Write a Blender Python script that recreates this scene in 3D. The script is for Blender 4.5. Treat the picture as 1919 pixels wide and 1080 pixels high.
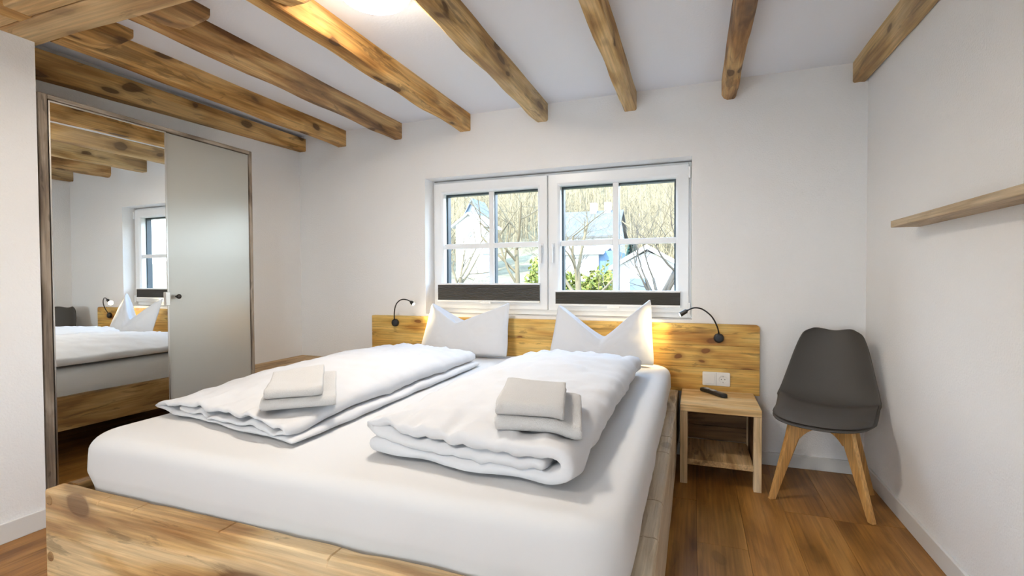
import bpy, bmesh, math, random
from mathutils import Vector, Matrix, noise
random.seed(7)
PI = math.pi
S = bpy.context.scene
C = S.collection
for o in list(bpy.data.objects):
    bpy.data.objects.remove(o)

# ------------------------------------------------------------------ camera
YAW, PITCH, ROLL = 0.3569, -0.0209, -0.0047
cd = bpy.data.cameras.new('camera'); cam = bpy.data.objects.new('camera', cd); C.objects.link(cam)
F_ = Vector((-math.sin(YAW)*math.cos(PITCH), math.cos(YAW)*math.cos(PITCH), math.sin(PITCH)))
R_ = Vector((math.cos(YAW), math.sin(YAW), 0)); U_ = R_.cross(F_)
R2 = R_*math.cos(ROLL) + U_*math.sin(ROLL); U2 = U_*math.cos(ROLL) - R_*math.sin(ROLL)
M = Matrix((R2, U2, -F_)).transposed().to_4x4(); M.translation = Vector((3.0533, -3.1823, 1.10))
cam.matrix_world = M
cd.sensor_width = 36; cd.lens = 914.6/1919*36; cd.clip_start = .02; cd.clip_end = 500
S.camera = cam
# ------------------------------------------------------------------ world, sun, exposure
S.view_settings.view_transform = 'Standard'; S.view_settings.look = 'None'
S.view_settings.gamma = 1; S.view_settings.use_curve_mapping = False
S.view_settings.exposure = 0.92
w = bpy.data.worlds.new('sky'); S.world = w; w.use_nodes = True
nt = w.node_tree; nt.nodes.clear()
out = nt.nodes.new('ShaderNodeOutputWorld'); bg = nt.nodes.new('ShaderNodeBackground')
tc = nt.nodes.new('ShaderNodeTexCoord'); sx = nt.nodes.new('ShaderNodeSeparateXYZ')
cr = nt.nodes.new('ShaderNodeValToRGB')
cr.color_ramp.elements[0].position = .0; cr.color_ramp.elements[0].color = (.86, .92, 1.0, 1)
cr.color_ramp.elements[1].position = .8; cr.color_ramp.elements[1].color = (.36, .60, 1.0, 1)
nt.links.new(tc.outputs['Generated'], sx.inputs[0]); nt.links.new(sx.outputs['Z'], cr.inputs[0])
nt.links.new(cr.outputs[0], bg.inputs[0]); nt.links.new(bg.outputs[0], out.inputs[0])
bg.inputs[1].default_value = 7.0
sd = bpy.data.lights.new('sun', 'SUN'); sun = bpy.data.objects.new('sun', sd); C.objects.link(sun)
sd.energy = 7.5; sd.angle = .01; sd.color = (1, .95, .86)
sun.rotation_euler = Vector((.45, 1.0, -.75)).to_track_quat('-Z', 'Y').to_euler()
LAMP_W = 5.0        # ceiling lamps, watts
READ_W = 1.1         # reading lamps

# ------------------------------------------------------------------ materials
def nmat(name):
    m = bpy.data.materials.new(name); m.use_nodes = True
    t = m.node_tree; b = t.nodes['Principled BSDF']
    return m, t, b
def N(t, k, **kw):
    n = t.nodes.new(k)
    for a, v in kw.items(): setattr(n, a, v)
    return n
def plain(name, col, rough=.5, metal=0, spec=.5, bump=0, bscale=200, cvar=0, coat=0):
    m, t, b = nmat(name)
    b.inputs['Base Color'].default_value = (*col, 1); b.inputs['Roughness'].default_value = rough
    b.inputs['Metallic'].default_value = metal; b.inputs['Specular IOR Level'].default_value = spec
    b.inputs['Coat Weight'].default_value = coat
    tc = N(t, 'ShaderNodeTexCoord')
    if bump:
        n = N(t, 'ShaderNodeTexNoise'); n.inputs['Scale'].default_value = bscale; n.inputs['Detail'].default_value = 4
        t.links.new(tc.outputs['Object'], n.inputs['Vector'])
        bp = N(t, 'ShaderNodeBump'); bp.inputs['Strength'].default_value = bump; bp.inputs['Distance'].default_value = .003
        t.links.new(n.outputs[0], bp.inputs['Height']); t.links.new(bp.outputs[0], b.inputs['Normal'])
    if cvar:
        n = N(t, 'ShaderNodeTexNoise'); n.inputs['Scale'].default_value = 3; n.inputs['Detail'].default_value = 5
        t.links.new(tc.outputs['Object'], n.inputs['Vector'])
        r = N(t, 'ShaderNodeValToRGB')
        r.color_ramp.elements[0].position = .3; r.color_ramp.elements[1].position = .7
        r.color_ramp.elements[0].color = (*[c*(1-cvar) for c in col], 1); r.color_ramp.elements[1].color = (*[min(1, c*(1+cvar)) for c in col], 1)
        t.links.new(n.outputs[0], r.inputs[0]); t.links.new(r.outputs[0], b.inputs['Base Color'])
    return m
def wood(name, dark, mid, light, axis='x', scale=1.0, rough=.55, knots=1.0, kcol=None, bump=.25, spec=.4, grey=0, streak=.62, soft=0, ks=5.4, kt=0):
    """plank wood in object space: fibres along axis, drifting bands, knots with halos"""
    m, t, b = nmat(name)
    tc = N(t, 'ShaderNodeTexCoord'); oi = N(t, 'ShaderNodeObjectInfo')
    mul = N(t, 'ShaderNodeVectorMath', operation='MULTIPLY_ADD')
    t.links.new(oi.outputs['Random'], mul.inputs[0]); mul.inputs[1].default_value = (31, 17, 23)
    t.links.new(tc.outputs['Object'], mul.inputs[2])
    def mapped(v):
        mp = N(t, 'ShaderNodeMapping'); k = {'x': 0, 'y': 1, 'z': 2}[axis]
        sc = [scale]*3; sc[k] = scale*v; mp.inputs['Scale'].default_value = sc
        t.links.new(mul.outputs[0], mp.inputs[0]); return mp
    m1 = mapped(.17); m2 = mapped(.03); m3 = mapped(.45)
    # knots warp the grain
    vo = N(t, 'ShaderNodeTexVoronoi'); vo.inputs['Scale'].default_value = ks
    wn = N(t, 'ShaderNodeTexNoise'); wn.inputs['Scale'].default_value = 5; wn.inputs['Detail'].default_value = 2
    t.links.new(m3.outputs[0], wn.inputs['Vector'])
    wm = N(t, 'ShaderNodeVectorMath', operation='MULTIPLY_ADD'); wm.inputs[1].default_value = (.16, .16, .16)
    t.links.new(wn.outputs['Color'], wm.inputs[0]); t.links.new(m3.outputs[0], wm.inputs[2])
    t.links.new(wm.outputs[0], vo.inputs['Vector'])
    band = N(t, 'ShaderNodeTexNoise'); band.inputs['Scale'].default_value = 9; band.inputs['Detail'].default_value = 5; band.inputs['Distortion'].default_value = .6
    t.links.new(m1.outputs[0], band.inputs['Vector'])
    r1 = N(t, 'ShaderNodeValToRGB'); e = r1.color_ramp.elements
    e[0].position = .34-soft; e[0].color = (*dark, 1); e[1].position = .60+soft; e[1].color = (*light, 1)
    x = e.new(.48); x.color = (*mid, 1)
    t.links.new(band.outputs[0], r1.inputs[0])
    fib = N(t, 'ShaderNodeTexNoise'); fib.inputs['Scale'].default_value = 90; fib.inputs['Detail'].default_value = 3
    t.links.new(m2.outputs[0], fib.inputs['Vector'])
    r2 = N(t, 'ShaderNodeMapRange'); r2.inputs['From Min'].default_value = .3; r2.inputs['From Max'].default_value = .7
    r2.inputs['To Min'].default_value = .70; r2.inputs['To Max'].default_value = 1.12
    t.links.new(fib.outputs[0], r2.inputs['Value'])
    mx = N(t, 'ShaderNodeMix', data_type='RGBA', blend_type='MULTIPLY'); mx.inputs['Factor'].default_value = 1
    st = N(t, 'ShaderNodeTexNoise'); st.inputs['Scale'].default_value = 16; st.inputs['Detail'].default_value = 6; st.inputs['Roughness'].default_value = .62; st.inputs['Distortion'].default_value = .9
    t.links.new(m1.outputs[0], st.inputs['Vector'])
    sr_ = N(t, 'ShaderNodeMapRange'); sr_.inputs['From Min'].default_value = .575; sr_.inputs['From Max'].default_value = .625; sr_.inputs['To Min'].default_value = 1; sr_.inputs['To Max'].default_value = streak
    t.links.new(st.outputs[0], sr_.inputs['Value'])
    mm = N(t, 'ShaderNodeMath', operation='MULTIPLY'); t.links.new(r2.outputs[0], mm.inputs[0]); t.links.new(sr_.outputs[0], mm.inputs[1])
    t.links.new(r1.outputs[0], mx.inputs['A']); t.links.new(mm.outputs[0], mx.inputs['B'])
    kr = N(t, 'ShaderNodeValToRGB'); e = kr.color_ramp.elements
    e[0].position = .15+kt; e[0].color = (1, 1, 1, 1); e[1].position = .36+kt; e[1].color = (0, 0, 0, 1)
    x = e.new(.19+kt); x.color = (.42, .42, .42, 1)
    t.links.new(vo.outputs['Distance'], kr.inputs[0])
    km = N(t, 'ShaderNodeMath', operation='MULTIPLY'); km.inputs[1].default_value = .85*knots
    t.links.new(kr.outputs[0], km.inputs[0])
    mk = N(t, 'ShaderNodeMix', data_type='RGBA')
    t.links.new(km.outputs[0], mk.inputs['Factor']); t.links.new(mx.outputs['Result'], mk.inputs['A'])
    mk.inputs['B'].default_value = (*(kcol or [c*.32 for c in dark]), 1)
    last = mk.outputs['Result']
    if grey:
        gn = N(t, 'ShaderNodeTexNoise'); gn.inputs['Scale'].default_value = 2.2; gn.inputs['Detail'].default_value = 6
        t.links.new(m3.outputs[0], gn.inputs['Vector'])
        gr = N(t, 'ShaderNodeMapRange'); gr.inputs['From Min'].default_value = .42; gr.inputs['From Max'].default_value = .62
        gr.inputs['To Max'].default_value = grey
        t.links.new(gn.outputs[0], gr.inputs['Value'])
        mg = N(t, 'ShaderNodeMix', data_type='RGBA'); t.links.new(gr.outputs[0], mg.inputs['Factor'])
        t.links.new(last, mg.inputs['A']); mg.inputs['B'].default_value = (.48, .39, .28, 1); last = mg.outputs['Result']
    t.links.new(last, b.inputs['Base Color'])
    b.inputs['Roughness'].default_value = rough; b.inputs['Specular IOR Level'].default_value = spec
    ad = N(t, 'ShaderNodeMath', operation='SUBTRACT'); t.links.new(fib.outputs[0], ad.inputs[0]); t.links.new(km.outputs[0], ad.inputs[1])
    bp = N(t, 'ShaderNodeBump'); bp.inputs['Strength'].default_value = bump; bp.inputs['Distance'].default_value = .004
    t.links.new(ad.outputs[0], bp.inputs['Height']); t.links.new(bp.outputs[0], b.inputs['Normal'])
    return m
def emit(name, col, st):
    m = bpy.data.materials.new(name); m.use_nodes = True; t = m.node_tree; t.nodes.clear()
    o = N(t, 'ShaderNodeOutputMaterial'); e = N(t, 'ShaderNodeEmission')
    e.inputs[0].default_value = (*col, 1); e.inputs[1].default_value = st
    t.links.new(e.outputs[0], o.inputs[0]); return m

plaster = plain('plaster', (.87, .862, .858), .95, spec=.2, bump=.75, bscale=130)
ceilm = plain('ceiling_paint', (.86, .885, .95), .95, spec=.2, bump=.25, bscale=90)
basem = plain('baseboard_paint', (.74, .73, .71), .55, bump=.1, bscale=40)
beam_w = [wood('beam_wood_%s' % n, d, md, l, 'y', 1.1, .7, 1.0, kcol=(.07, .028, .008), bump=.5, grey=g, ks=7.5, kt=.03) for n, d, md, l, g in (
    ('honey', (.34, .155, .035), (.60, .325, .095), (.76, .47, .18), .12),
    ('brown', (.15, .062, .018), (.46, .24, .08), (.68, .43, .18), .2),
    ('pale', (.36, .195, .06), (.60, .385, .15), (.74, .52, .25), .4))]
girder_w = wood('girder_wood', (.48, .27, .10), (.70, .46, .21), (.80, .58, .30), 'x', 1.0, .7, .5, bump=.4, grey=.2, streak=.75)
head_w = wood('headboard_wood', (.48, .22, .04), (.70, .415, .10), (.80, .54, .17), 'x', 1.25, .5, 1.1, kcol=(.20, .075, .018), streak=.62, soft=.03, ks=9, kt=.035)
bedx_w = wood('bed_wood_cross', (.36, .18, .06), (.66, .42, .18), (.80, .59, .33), 'x', 1.0, .6, 1.0, kcol=(.12, .045, .012), bump=.6, grey=.3, ks=5.5, kt=.03)
bedy_w = wood('bed_wood_long', (.34, .24, .14), (.54, .43, .29), (.68, .58, .43), 'y', 1.4, .65, .7, bump=.8, grey=.85)
bedl_w = wood('bed_wood_wall_side_lit', (.24, .12, .035), (.42, .25, .09), (.54, .35, .15), 'y', 1.2, .6, .9, bump=.3)  # wall-side rail: its brown light tone is put into the wood colour
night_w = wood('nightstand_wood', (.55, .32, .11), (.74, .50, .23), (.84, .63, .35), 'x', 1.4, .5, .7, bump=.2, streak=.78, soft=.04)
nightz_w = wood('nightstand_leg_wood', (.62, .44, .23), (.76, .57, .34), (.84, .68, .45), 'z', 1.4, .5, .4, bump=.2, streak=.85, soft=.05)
ledge_w = wood('ledge_wood', (.38, .22, .09), (.58, .38, .18), (.68, .48, .26), 'y', 1.2, .5, .6, bump=.2)
shelf_w = wood('shelf_wood', (.40, .28, .16), (.52, .39, .24), (.60, .47, .31), 'y', 1.6, .55, .1, bump=.15, streak=.85, soft=.05)
frame_w = wood('wardrobe_frame_wood', (.16, .12, .09), (.30, .24, .18), (.42, .35, .28), 'z', 2.0, .6, .4, bump=.4)
framey_w = wood('wardrobe_head_wood', (.16, .12, .09), (.30, .24, .18), (.42, .35, .28), 'y', 2.0, .6, .4, bump=.4)
leg_w = wood('beech_leg', (.56, .28, .08), (.68, .37, .12), (.76, .45, .17), 'z', 2.0, .4, 0, bump=.08, spec=.5, streak=.9, soft=.05)
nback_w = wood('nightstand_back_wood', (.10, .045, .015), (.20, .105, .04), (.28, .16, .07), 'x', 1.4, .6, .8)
plank_w = wood('floor_plank', (.20, .08, .014), (.36, .16, .034), (.46, .225, .058), 'y', 1.0, .36, .45, bump=.10, spec=.35, streak=.8, soft=.06)
sheet = plain('bed_sheet', (.66, .66, .665), .85, spec=.2, bump=.10, bscale=25)
linen = plain('duvet_linen', (.66, .665, .685), .85, spec=.2, bump=.10, bscale=22)
terry = plain('towel_terry', (.64, .63, .62), .98, spec=.1, bump=1.0, bscale=420)
pvc = plain('window_pvc', (.84, .85, .86), .3, spec=.5)
dark_pvc = plain('dark_seal', (.055, .07, .085), .4)
blind_f = plain('blind_fabric', (.12, .115, .11), .9, spec=.15, bump=.3, bscale=300)
blk = plain('black_plastic', (.012, .012, .013), .35)
rubber = plain('remote_keys', (.45, .45, .46), .5)
chrome = plain('brushed_metal', (.62, .60, .57), .3, metal=1)
darkmet = plain('dark_metal', (.06, .055, .05), .35, metal=.9)
shell_m = plain('chair_shell', (.060, .053, .046), .55, spec=.5)
felt_m = plain('seat_cushion', (.085, .076, .068), .75, spec=.35, bump=.25, bscale=500)
socket_m = plain('socket_plastic', (.86, .85, .82), .3, coat=.3)
slot_m = plain('socket_hole', (.08, .08, .08), .5)
mirror_m = plain('mirror_glass', (.90, .92, .91), .0, metal=1)
door_m = plain('satin_door', (.47, .465, .425), .28, metal=.35, spec=.5, bump=.05, bscale=500)
carc_m = plain('wardrobe_carcass', (.30, .26, .21), .7)
lamp_e = emit('lamp_diffuser', (1.0, .90, .76), 34.0)
led_e = emit('reading_lamp_led', (1.0, .93, .78), 60.0)
glass = bpy.data.materials.new('window_glass'); glass.use_nodes = True
t = glass.node_tree; t.nodes.clear()
o_ = N(t, 'ShaderNodeOutputMaterial'); tr = N(t, 'ShaderNodeBsdfTransparent'); gl = N(t, 'ShaderNodeBsdfGlossy'); fr = N(t, 'ShaderNodeLayerWeight'); mx = N(t, 'ShaderNodeMixShader')
tr.inputs[0].default_value = (.95, .98, .97, 1); gl.inputs['Roughness'].default_value = .01; fr.inputs[0].default_value = .5
pw = N(t, 'ShaderNodeMath', operation='POWER'); pw.inputs[1].default_value = 5; t.links.new(fr.outputs['Facing'], pw.inputs[0]); t.links.new(pw.outputs[0], mx.inputs[0]); t.links.new(tr.outputs[0], mx.inputs[1]); t.links.new(gl.outputs[0], mx.inputs[2]); t.links.new(mx.outputs[0], o_.inputs[0])

# ------------------------------------------------------------------ object helpers
def wloc(p):
    v = Vector((0, 0, 0))
    while p: v += p.location; p = p.parent
    return v
def obj(name, bm, mat, parent=None, smooth=False, world=False, bevel=0, sub=0, kind=None, label=None):
    me = bpy.data.meshes.new(name)
    if world and parent: bmesh.ops.translate(bm, verts=bm.verts, vec=-wloc(parent))
    bmesh.ops.recalc_face_normals(bm, faces=bm.faces)
    bm.to_mesh(me); bm.free()
    if mat: me.materials.append(mat)
    if smooth:
        for p in me.polygons: p.use_smooth = True
    o = bpy.data.objects.new(name, me); C.objects.link(o)
    if parent: o.parent = parent
    if bevel:
        b = o.modifiers.new('bevel', 'BEVEL'); b.width = bevel; b.segments = 2; b.limit_method = 'ANGLE'; b.angle_limit = .6
    if sub:
        s = o.modifiers.new('sub', 'SUBSURF'); s.levels = sub; s.render_levels = sub
    if kind: o['kind'] = kind
    if label: o['label'] = label
    return o
def thing(name, label, cat, loc=(0, 0, 0), rotz=0, group=None):
    o = bpy.data.objects.new(name, None); C.objects.link(o)
    o.empty_display_size = .05
    o.location = loc; o.rotation_euler = (0, 0, rotz); o['label'] = label; o['category'] = cat
    if group: o['group'] = group
    return o
def tag(o, label, cat, group=None):
    o['label'] = label; o['category'] = cat
    if group: o['group'] = group
    return o
def box(bm, x0, x1, y0, y1, z0, z1):
    v = [bm.verts.new((x, y, z)) for x in (x0, x1) for y in (y0, y1) for z in (z0, z1)]
    for f in ((0, 1, 3, 2), (4, 6, 7, 5), (0, 4, 5, 1), (2, 3, 7, 6), (0, 2, 6, 4), (1, 5, 7, 3)):
        bm.faces.new([v[i] for i in f])
    return v
def bx(*a):
    bm = bmesh.new(); box(bm, *a); return bm
def tube(bm, pts, rads, n=10, cap=True):
    pts = [Vector(p) for p in pts]
    if not hasattr(rads, '__len__'): rads = [rads]*len(pts)
    rings = []; up = None
    for i, p in enumerate(pts):
        d = (pts[min(i+1, len(pts)-1)] - pts[max(i-1, 0)]).normalized()
        if up is None: up = Vector((0, 0, 1)) if abs(d.z) < .9 else Vector((1, 0, 0))
        a = d.cross(up).normalized(); up = a.cross(d).normalized()
        rings.append([bm.verts.new(p + (a*math.cos(k*2*PI/n) + up*math.sin(k*2*PI/n))*rads[i]) for k in range(n)])
    for r, s in zip(rings, rings[1:]):
        for k in range(n): bm.faces.new((r[k], r[(k+1) % n], s[(k+1) % n], s[k]))
    if cap and n > 2:
        bm.faces.new(rings[0][::-1]); bm.faces.new(rings[-1])
def lathe(bm, prof, c=(0, 0, 0), axis='z', n=32):
    """prof: list of (radius, height)"""
    c = Vector(c); rings = []
    def P(r, h, a):
        u, v = r*math.cos(a), r*math.sin(a)
        return c + (Vector((u, v, h)) if axis == 'z' else Vector((u, h, v)) if axis == 'y' else Vector((h, u, v)))
    for r, h in prof:
        rings.append([bm.verts.new(P(r, h, k*2*PI/n)) for k in range(n)] if r > 1e-6 else [bm.verts.new(P(0, h, 0))])
    for r, s in zip(rings, rings[1:]):
        for k in range(n):
            a = [r[k % len(r)], r[(k+1) % n % len(r)], s[(k+1) % n % len(s)], s[k % len(s)]]
            u = []
            for q in a:
                if q not in u: u.append(q)
            if len(u) > 2: bm.faces.new(u)
def rounded_plate(bm, w, h, d, r, n=5):
    """plate centred at origin in the xz plane, front at y=-d"""
    pts = []
    for cx, cz, a0 in ((w/2-r, h/2-r, 0), (-w/2+r, h/2-r, PI/2), (-w/2+r, -h/2+r, PI), (w/2-r, -h/2+r, 1.5*PI)):
        for k in range(n+1):
            a = a0 + k*PI/2/n; pts.append((cx+r*math.cos(a), cz+r*math.sin(a)))
    A = [bm.verts.new((x, 0, z)) for x, z in pts]; B = [bm.verts.new((x, -d, z)) for x, z in pts]
    bm.faces.new(A); bm.faces.new(B[::-1])
    for i in range(len(A)):
        j = (i+1) % len(A); bm.faces.new((A[i], A[j], B[j], B[i]))
def sm(a, b, x):
    x = max(0, min(1, (x-a)/(b-a))); return x*x*(3-2*x)
def nz(p, s): return noise.noise(Vector(p)*s)

# ------------------------------------------------------------------ the room
W, H, YF = 3.937, 2.269, -4.6
XP, YP = .35, -1.89         # the nearer stretch of left wall stands proud and ends at YP
bm = bx(-.02, W+.02, YF-.02, .02, -.12, -.006)
floor = obj('floor', bm, plain('subfloor', (.05, .035, .025), .9)); floor['kind'] = 'structure'
rng = random.Random(3)
PW, PL = .193, 1.29
col = 0; x = -.02
while x < W:
    x1 = min(x+PW, W)
    y = .0 + rng.uniform(0, PL)
    while y > YF:
        ya, yb = max(y-PL, YF), min(y, 0)
        if yb - ya > .02:
            bm = bx(max(x, 0)+.0006, x1-.0006, ya+.0006, yb-.0006, -.012, rng.uniform(-.0004, .0004))
            obj('plank', bm, plank_w, floor)
        y -= PL
    x += PW
def struct(name, bm, mat, **k):
    o = obj(name, bm, mat, **k); o['kind'] = 'structure'; return o
OX0, OX1, OZ0, OZ1 = 1.18, 3.04, .835, 1.837      # window opening
bm = bmesh.new()
box(bm, -.2, OX0, 0, .26, -.15, 2.6); box(bm, OX1, W+.2, 0, .26, -.15, 2.6)
box(bm, OX0, OX1, 0, .26, -.15, OZ0); box(bm, OX0, OX1, 0, .26, OZ1, 2.6)
struct('wall_back', bm, plaster)
struct('wall_right', bx(W, W+.2, YF-.2, 0, -.15, 2.6), plaster)
bm = bmesh.new(); box(bm, -.2, 0, YP-.2, 0, -.15, 2.6); box(bm, -.2, XP, YF-.2, YP, -.15, 2.6)
struct('wall_left', bm, plaster)
GX0, GX1, GZ1 = 1.7, 2.85, 2.05      # glazed terrace door added unseen behind the camera to let in daylight
bm = bmesh.new(); box(bm, XP-.1, GX0, YF-.2, YF, -.15, 2.6); box(bm, GX1, W+.2, YF-.2, YF, -.15, 2.6); box(bm, GX0, GX1, YF-.2, YF, GZ1, 2.6); box(bm, GX0, GX1, YF-.2, YF, -.15, -.006)
struct('wall_front', bm, plaster)
bm = bmesh.new()
for a in ((GX0, GX0+.06), (GX1-.06, GX1), ((GX0+GX1)/2-.05, (GX0+GX1)/2+.05)): box(bm, a[0], a[1], YF-.14, YF-.07, 0, GZ1)
for a in ((GX0+.06, (GX0+GX1)/2-.05), ((GX0+GX1)/2+.05, GX1-.06)):
    box(bm, a[0], a[1], YF-.14, YF-.07, 0, .08); box(bm, a[0], a[1], YF-.14, YF-.07, GZ1-.07, GZ1)
dr = struct('added_door_1', bm, pvc)  # unseen door, added for its daylight on the near walls
for a in ((GX0+.06, (GX0+GX1)/2-.05), ((GX0+GX1)/2+.05, GX1-.06)): obj('pane', bx(a[0], a[1], YF-.108, YF-.104, .08, GZ1-.07), glass, dr)
struct('added_terrace', bx(-4, 8, -13, YF-.2, -.2, -.03), plain('added_terrace_slabs', (.34, .33, .31), .9, bump=.3, bscale=30))  # unseen ground added outside the door, replacing bright sky below the horizon
struct('sun_blocking_roof', bx(-1.5, 6, -10.2, YF-.2, 2.62, 2.75), plain('sun_blocking_roof_paint', (.7, .69, .67), .9))  # unseen roof added to keep the sun out of the added door
for x_ in (-1.3, 5.8): struct('added_post_1', bx(x_-.07, x_+.07, -10.1, -9.96, -.03, 2.62), pvc)  # posts added to carry the unseen sun-blocking roof
struct('ceiling', bx(-.2, W+.2, YF-.2, .2, H, 2.62), ceilm)
struct('baseboard_back', bx(.01, W-.014, -.014, 0, 0, .075), basem, bevel=.003)
struct('baseboard_right', bx(W-.014, W, YF, 0, 0, .078), basem, bevel=.003)
struct('baseboard_left', bx(XP, XP+.014, YF, YP, 0, .085), basem, bevel=.003)

# ------------------------------------------------------------------ window
win = bpy.data.objects.new('window_1', None); C.objects.link(win); win['kind'] = 'structure'
win.location = (2.11, .12, .84)
bm = bmesh.new()
fy0, fy1 = .128, .20
FX0, FX1, FZ0, FZ1 = OX0+.002, OX1-.002, OZ0+.002, 1.832
for a in ((FX0, FX0+.03, FZ0, FZ1), (FX1-.02, FX1, FZ0, FZ1), (2.075, 2.118, FZ0+.04, FZ1-.025)):
    box(bm, a[0], a[1], fy0, fy1, a[2], a[3])
box(bm, FX0+.03, FX1-.02, fy0, fy1, FZ1-.025, FZ1); box(bm, FX0+.03, FX1-.02, fy0, fy1, FZ0, FZ0+.045)
obj('frame', bm, pvc, win, world=True, bevel=.003)
def sash(x0, x1, z0, z1, gx0, gx1, gz0, gz1, mxc, mzc, hx):
    bm = bmesh.new(); y0, y1 = .105, .165
    V = []
    def ring(a, b, c, d, y): return [bm.verts.new(q) for q in ((a, y, c), (b, y, c), (b, y, d), (a, y, d))]
    r0 = ring(x0, x1, z0, z1, y1); r1 = ring(x0, x1, z0, z1, y0)
    r2 = ring(gx0-.016, gx1+.016, gz0-.016, gz1+.016, y0); r3 = ring(gx0, gx1, gz0, gz1, y0+.014); r4 = ring(gx0, gx1, gz0, gz1, y1)
    for p, q in ((r0, r1), (r1, r2), (r2, r3), (r3, r4), (r4, r0)):
        for k in range(4): bm.faces.new((p[k], p[(k+1) % 4], q[(k+1) % 4], q[k]))
    s = obj('sash', bm, pvc, win, world=True, bevel=.003)
    bm = bx(gx0-.005, gx1+.005, .150, .154, gz0-.005, gz1+.005)
    obj('pane', bm, glass, s, world=True)
    m_ = .019
    bm = bmesh.new(); box(bm, mxc-m_, mxc+m_, .132, .149, gz0, gz1); obj('muntin', bm, pvc, s, world=True, bevel=.003)
    for a, b in ((gx0, mxc-m_), (mxc+m_, gx1)):
        obj('muntin', bx(a, b, .132, .149, mzc-m_, mzc+m_), pvc, s, world=True, bevel=.003)
    # dark outer profile seen through the glass
    bm = bmesh.new(); e = .012
    for a in ((x0, gx0+e, z0, z1), (gx1-e, x1, z0, z1), (mxc-.017, mxc+.017, gz0, gz1)):
        box(bm, a[0], a[1], .168, .215, a[2], a[3])
    box(bm, gx0+e, mxc-.017, .168, .215, gz1-e, z1); box(bm, mxc+.017, gx1-e, .168, .215, gz1-e, z1)
    box(bm, gx0+e, mxc-.017, .168, .215, z0, gz0+e); box(bm, mxc+.017, gx1-e, .168, .215, z0, gz0+e)
    obj('outer_profile', bm, dark_pvc, s, world=True, label='dark outer window profile')
    if hx:
        bm = bmesh.new(); box(bm, hx-.013, hx+.013, .097, .105, 1.27, 1.34)
        box(bm, hx-.008, hx+.008, .068, .098, 1.312, 1.328)
        box(bm, hx-.009, hx+.009, .058, .072, 1.20, 1.335)
        obj('handle', bm, pvc, s, world=True, bevel=.004)
    return s
sl = sash(1.205, 2.092, .873, 1.815, 1.272, 2.02, .955, 1.735, 1.658, 1.338, 2.052)
sr = sash(2.102, 3.022, .873, 1.815, 2.183, 2.944, .945, 1.735, 2.560, 1.338, 2.135)
for z in (.90, 1.76):
    bm = bmesh.new(); tube(bm, [(3.026, .100, z-.035), (3.026, .100, z+.035)], .008, 10); obj('hinge', bm, pvc, sr, world=True, smooth=False)
def blind(x0, x1, zb, zt, label):
    t = thing('pleated_blind', label, 'blind', ((x0+x1)/2, .085, zb), 0)
    bm = bmesh.new(); n = 12; A = []
    for i in range(n*2+1):
        z = zb+.012 + (zt-zb-.024)*i/(n*2); y = .078 + (.0 if i % 2 else .006)
        A.append([bm.verts.new((x, yy, z)) for x in (x0+.004, x1-.004) for yy in (y, .096)])
    for a, b in zip(A, A[1:]):
        bm.faces.new((a[0], a[2], b[2], b[0])); bm.faces.new((a[1], b[1], b[3], a[3]))
        bm.faces.new((a[0], b[0], b[1], a[1])); bm.faces.new((a[2], a[3], b[3], b[2]))
    obj('fabric', bm, blind_f, t, world=True, label='folded charcoal fabric')
    obj('rail', bx(x0, x1, .074, .099, zt-.012, zt), pvc, t, world=True, bevel=.002, label='white top rail')
    obj('rail', bx(x0, x1, .074, .099, zb-.002, zb+.012), pvc, t, world=True, bevel=.002, label='white bottom rail')
    bm = bmesh.new(); box(bm, x0+.36, x0+.44, .066, .075, zb-.012, zb+.002); obj('grip', bm, pvc, t, world=True, bevel=.002)
blind(1.235, 2.043, .925, 1.062, 'charcoal pleated blind gathered at foot of left window sash, the deeper fold')
blind(2.153, 2.975, .908, 1.013, 'charcoal pleated blind gathered at foot of right window sash, the shallower fold')

# ------------------------------------------------------------------ beams
def hewn(x0, x1, zb, zt, y0, y1, seed, ch=.014, wob=.006, axis='y', rnd=0, bow=0):
    """a hand hewn timber along axis; ch = waney corner size, rnd = rounded far end length"""
    bm = bmesh.new(); L = abs(y1-y0); n = max(8, int(L/.07)); rings = []
    def nn(k, y, s=2.6): return noise.noise(Vector((k*7.3+seed*3.1, y*s, seed)))
    for i in range(n+1):
        t_ = i/n; y = y0+(y1-y0)*t_; dz = 0
        d = abs(y1-y)
        if rnd and d < rnd: dz = (zt-zb)*.62*(1-math.sqrt(max(0, 1-((rnd-d)/rnd)**2)))
        a = x0 + wob*nn(1, y); b = x1 + wob*nn(2, y); z = zb + wob*nn(3, y) + dz + bow*math.sin(PI*t_)
        c1 = ch*(.6+1.3*max(-.4, nn(4, y, 3.5)+.15*nn(8, y, 11))); c2 = ch*(.6+1.3*max(-.4, nn(5, y, 3.5)+.15*nn(9, y, 11)))
        prof = [(a, zt), (a, z+c1*1.3), (a+c1*.45, z+c1*.45), (a+c1*1.2, z), ((a+b)/2, z+wob*.5*nn(6, y)), (b-c2*1.2, z), (b-c2*.45, z+c2*.45), (b, z+c2*1.3), (b, zt)]
        rings.append([bm.verts.new((p[0], y, p[1]) if axis == 'y' else (y, p[0], p[1])) for p in prof])
    for r, s in zip(rings, rings[1:]):
        for k in range(9): bm.faces.new((r[k], r[(k+1) % 9], s[(k+1) % 9], s[k]))
    bm.faces.new(rings[0]); bm.faces.new(rings[-1][::-1])
    return bm
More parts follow.
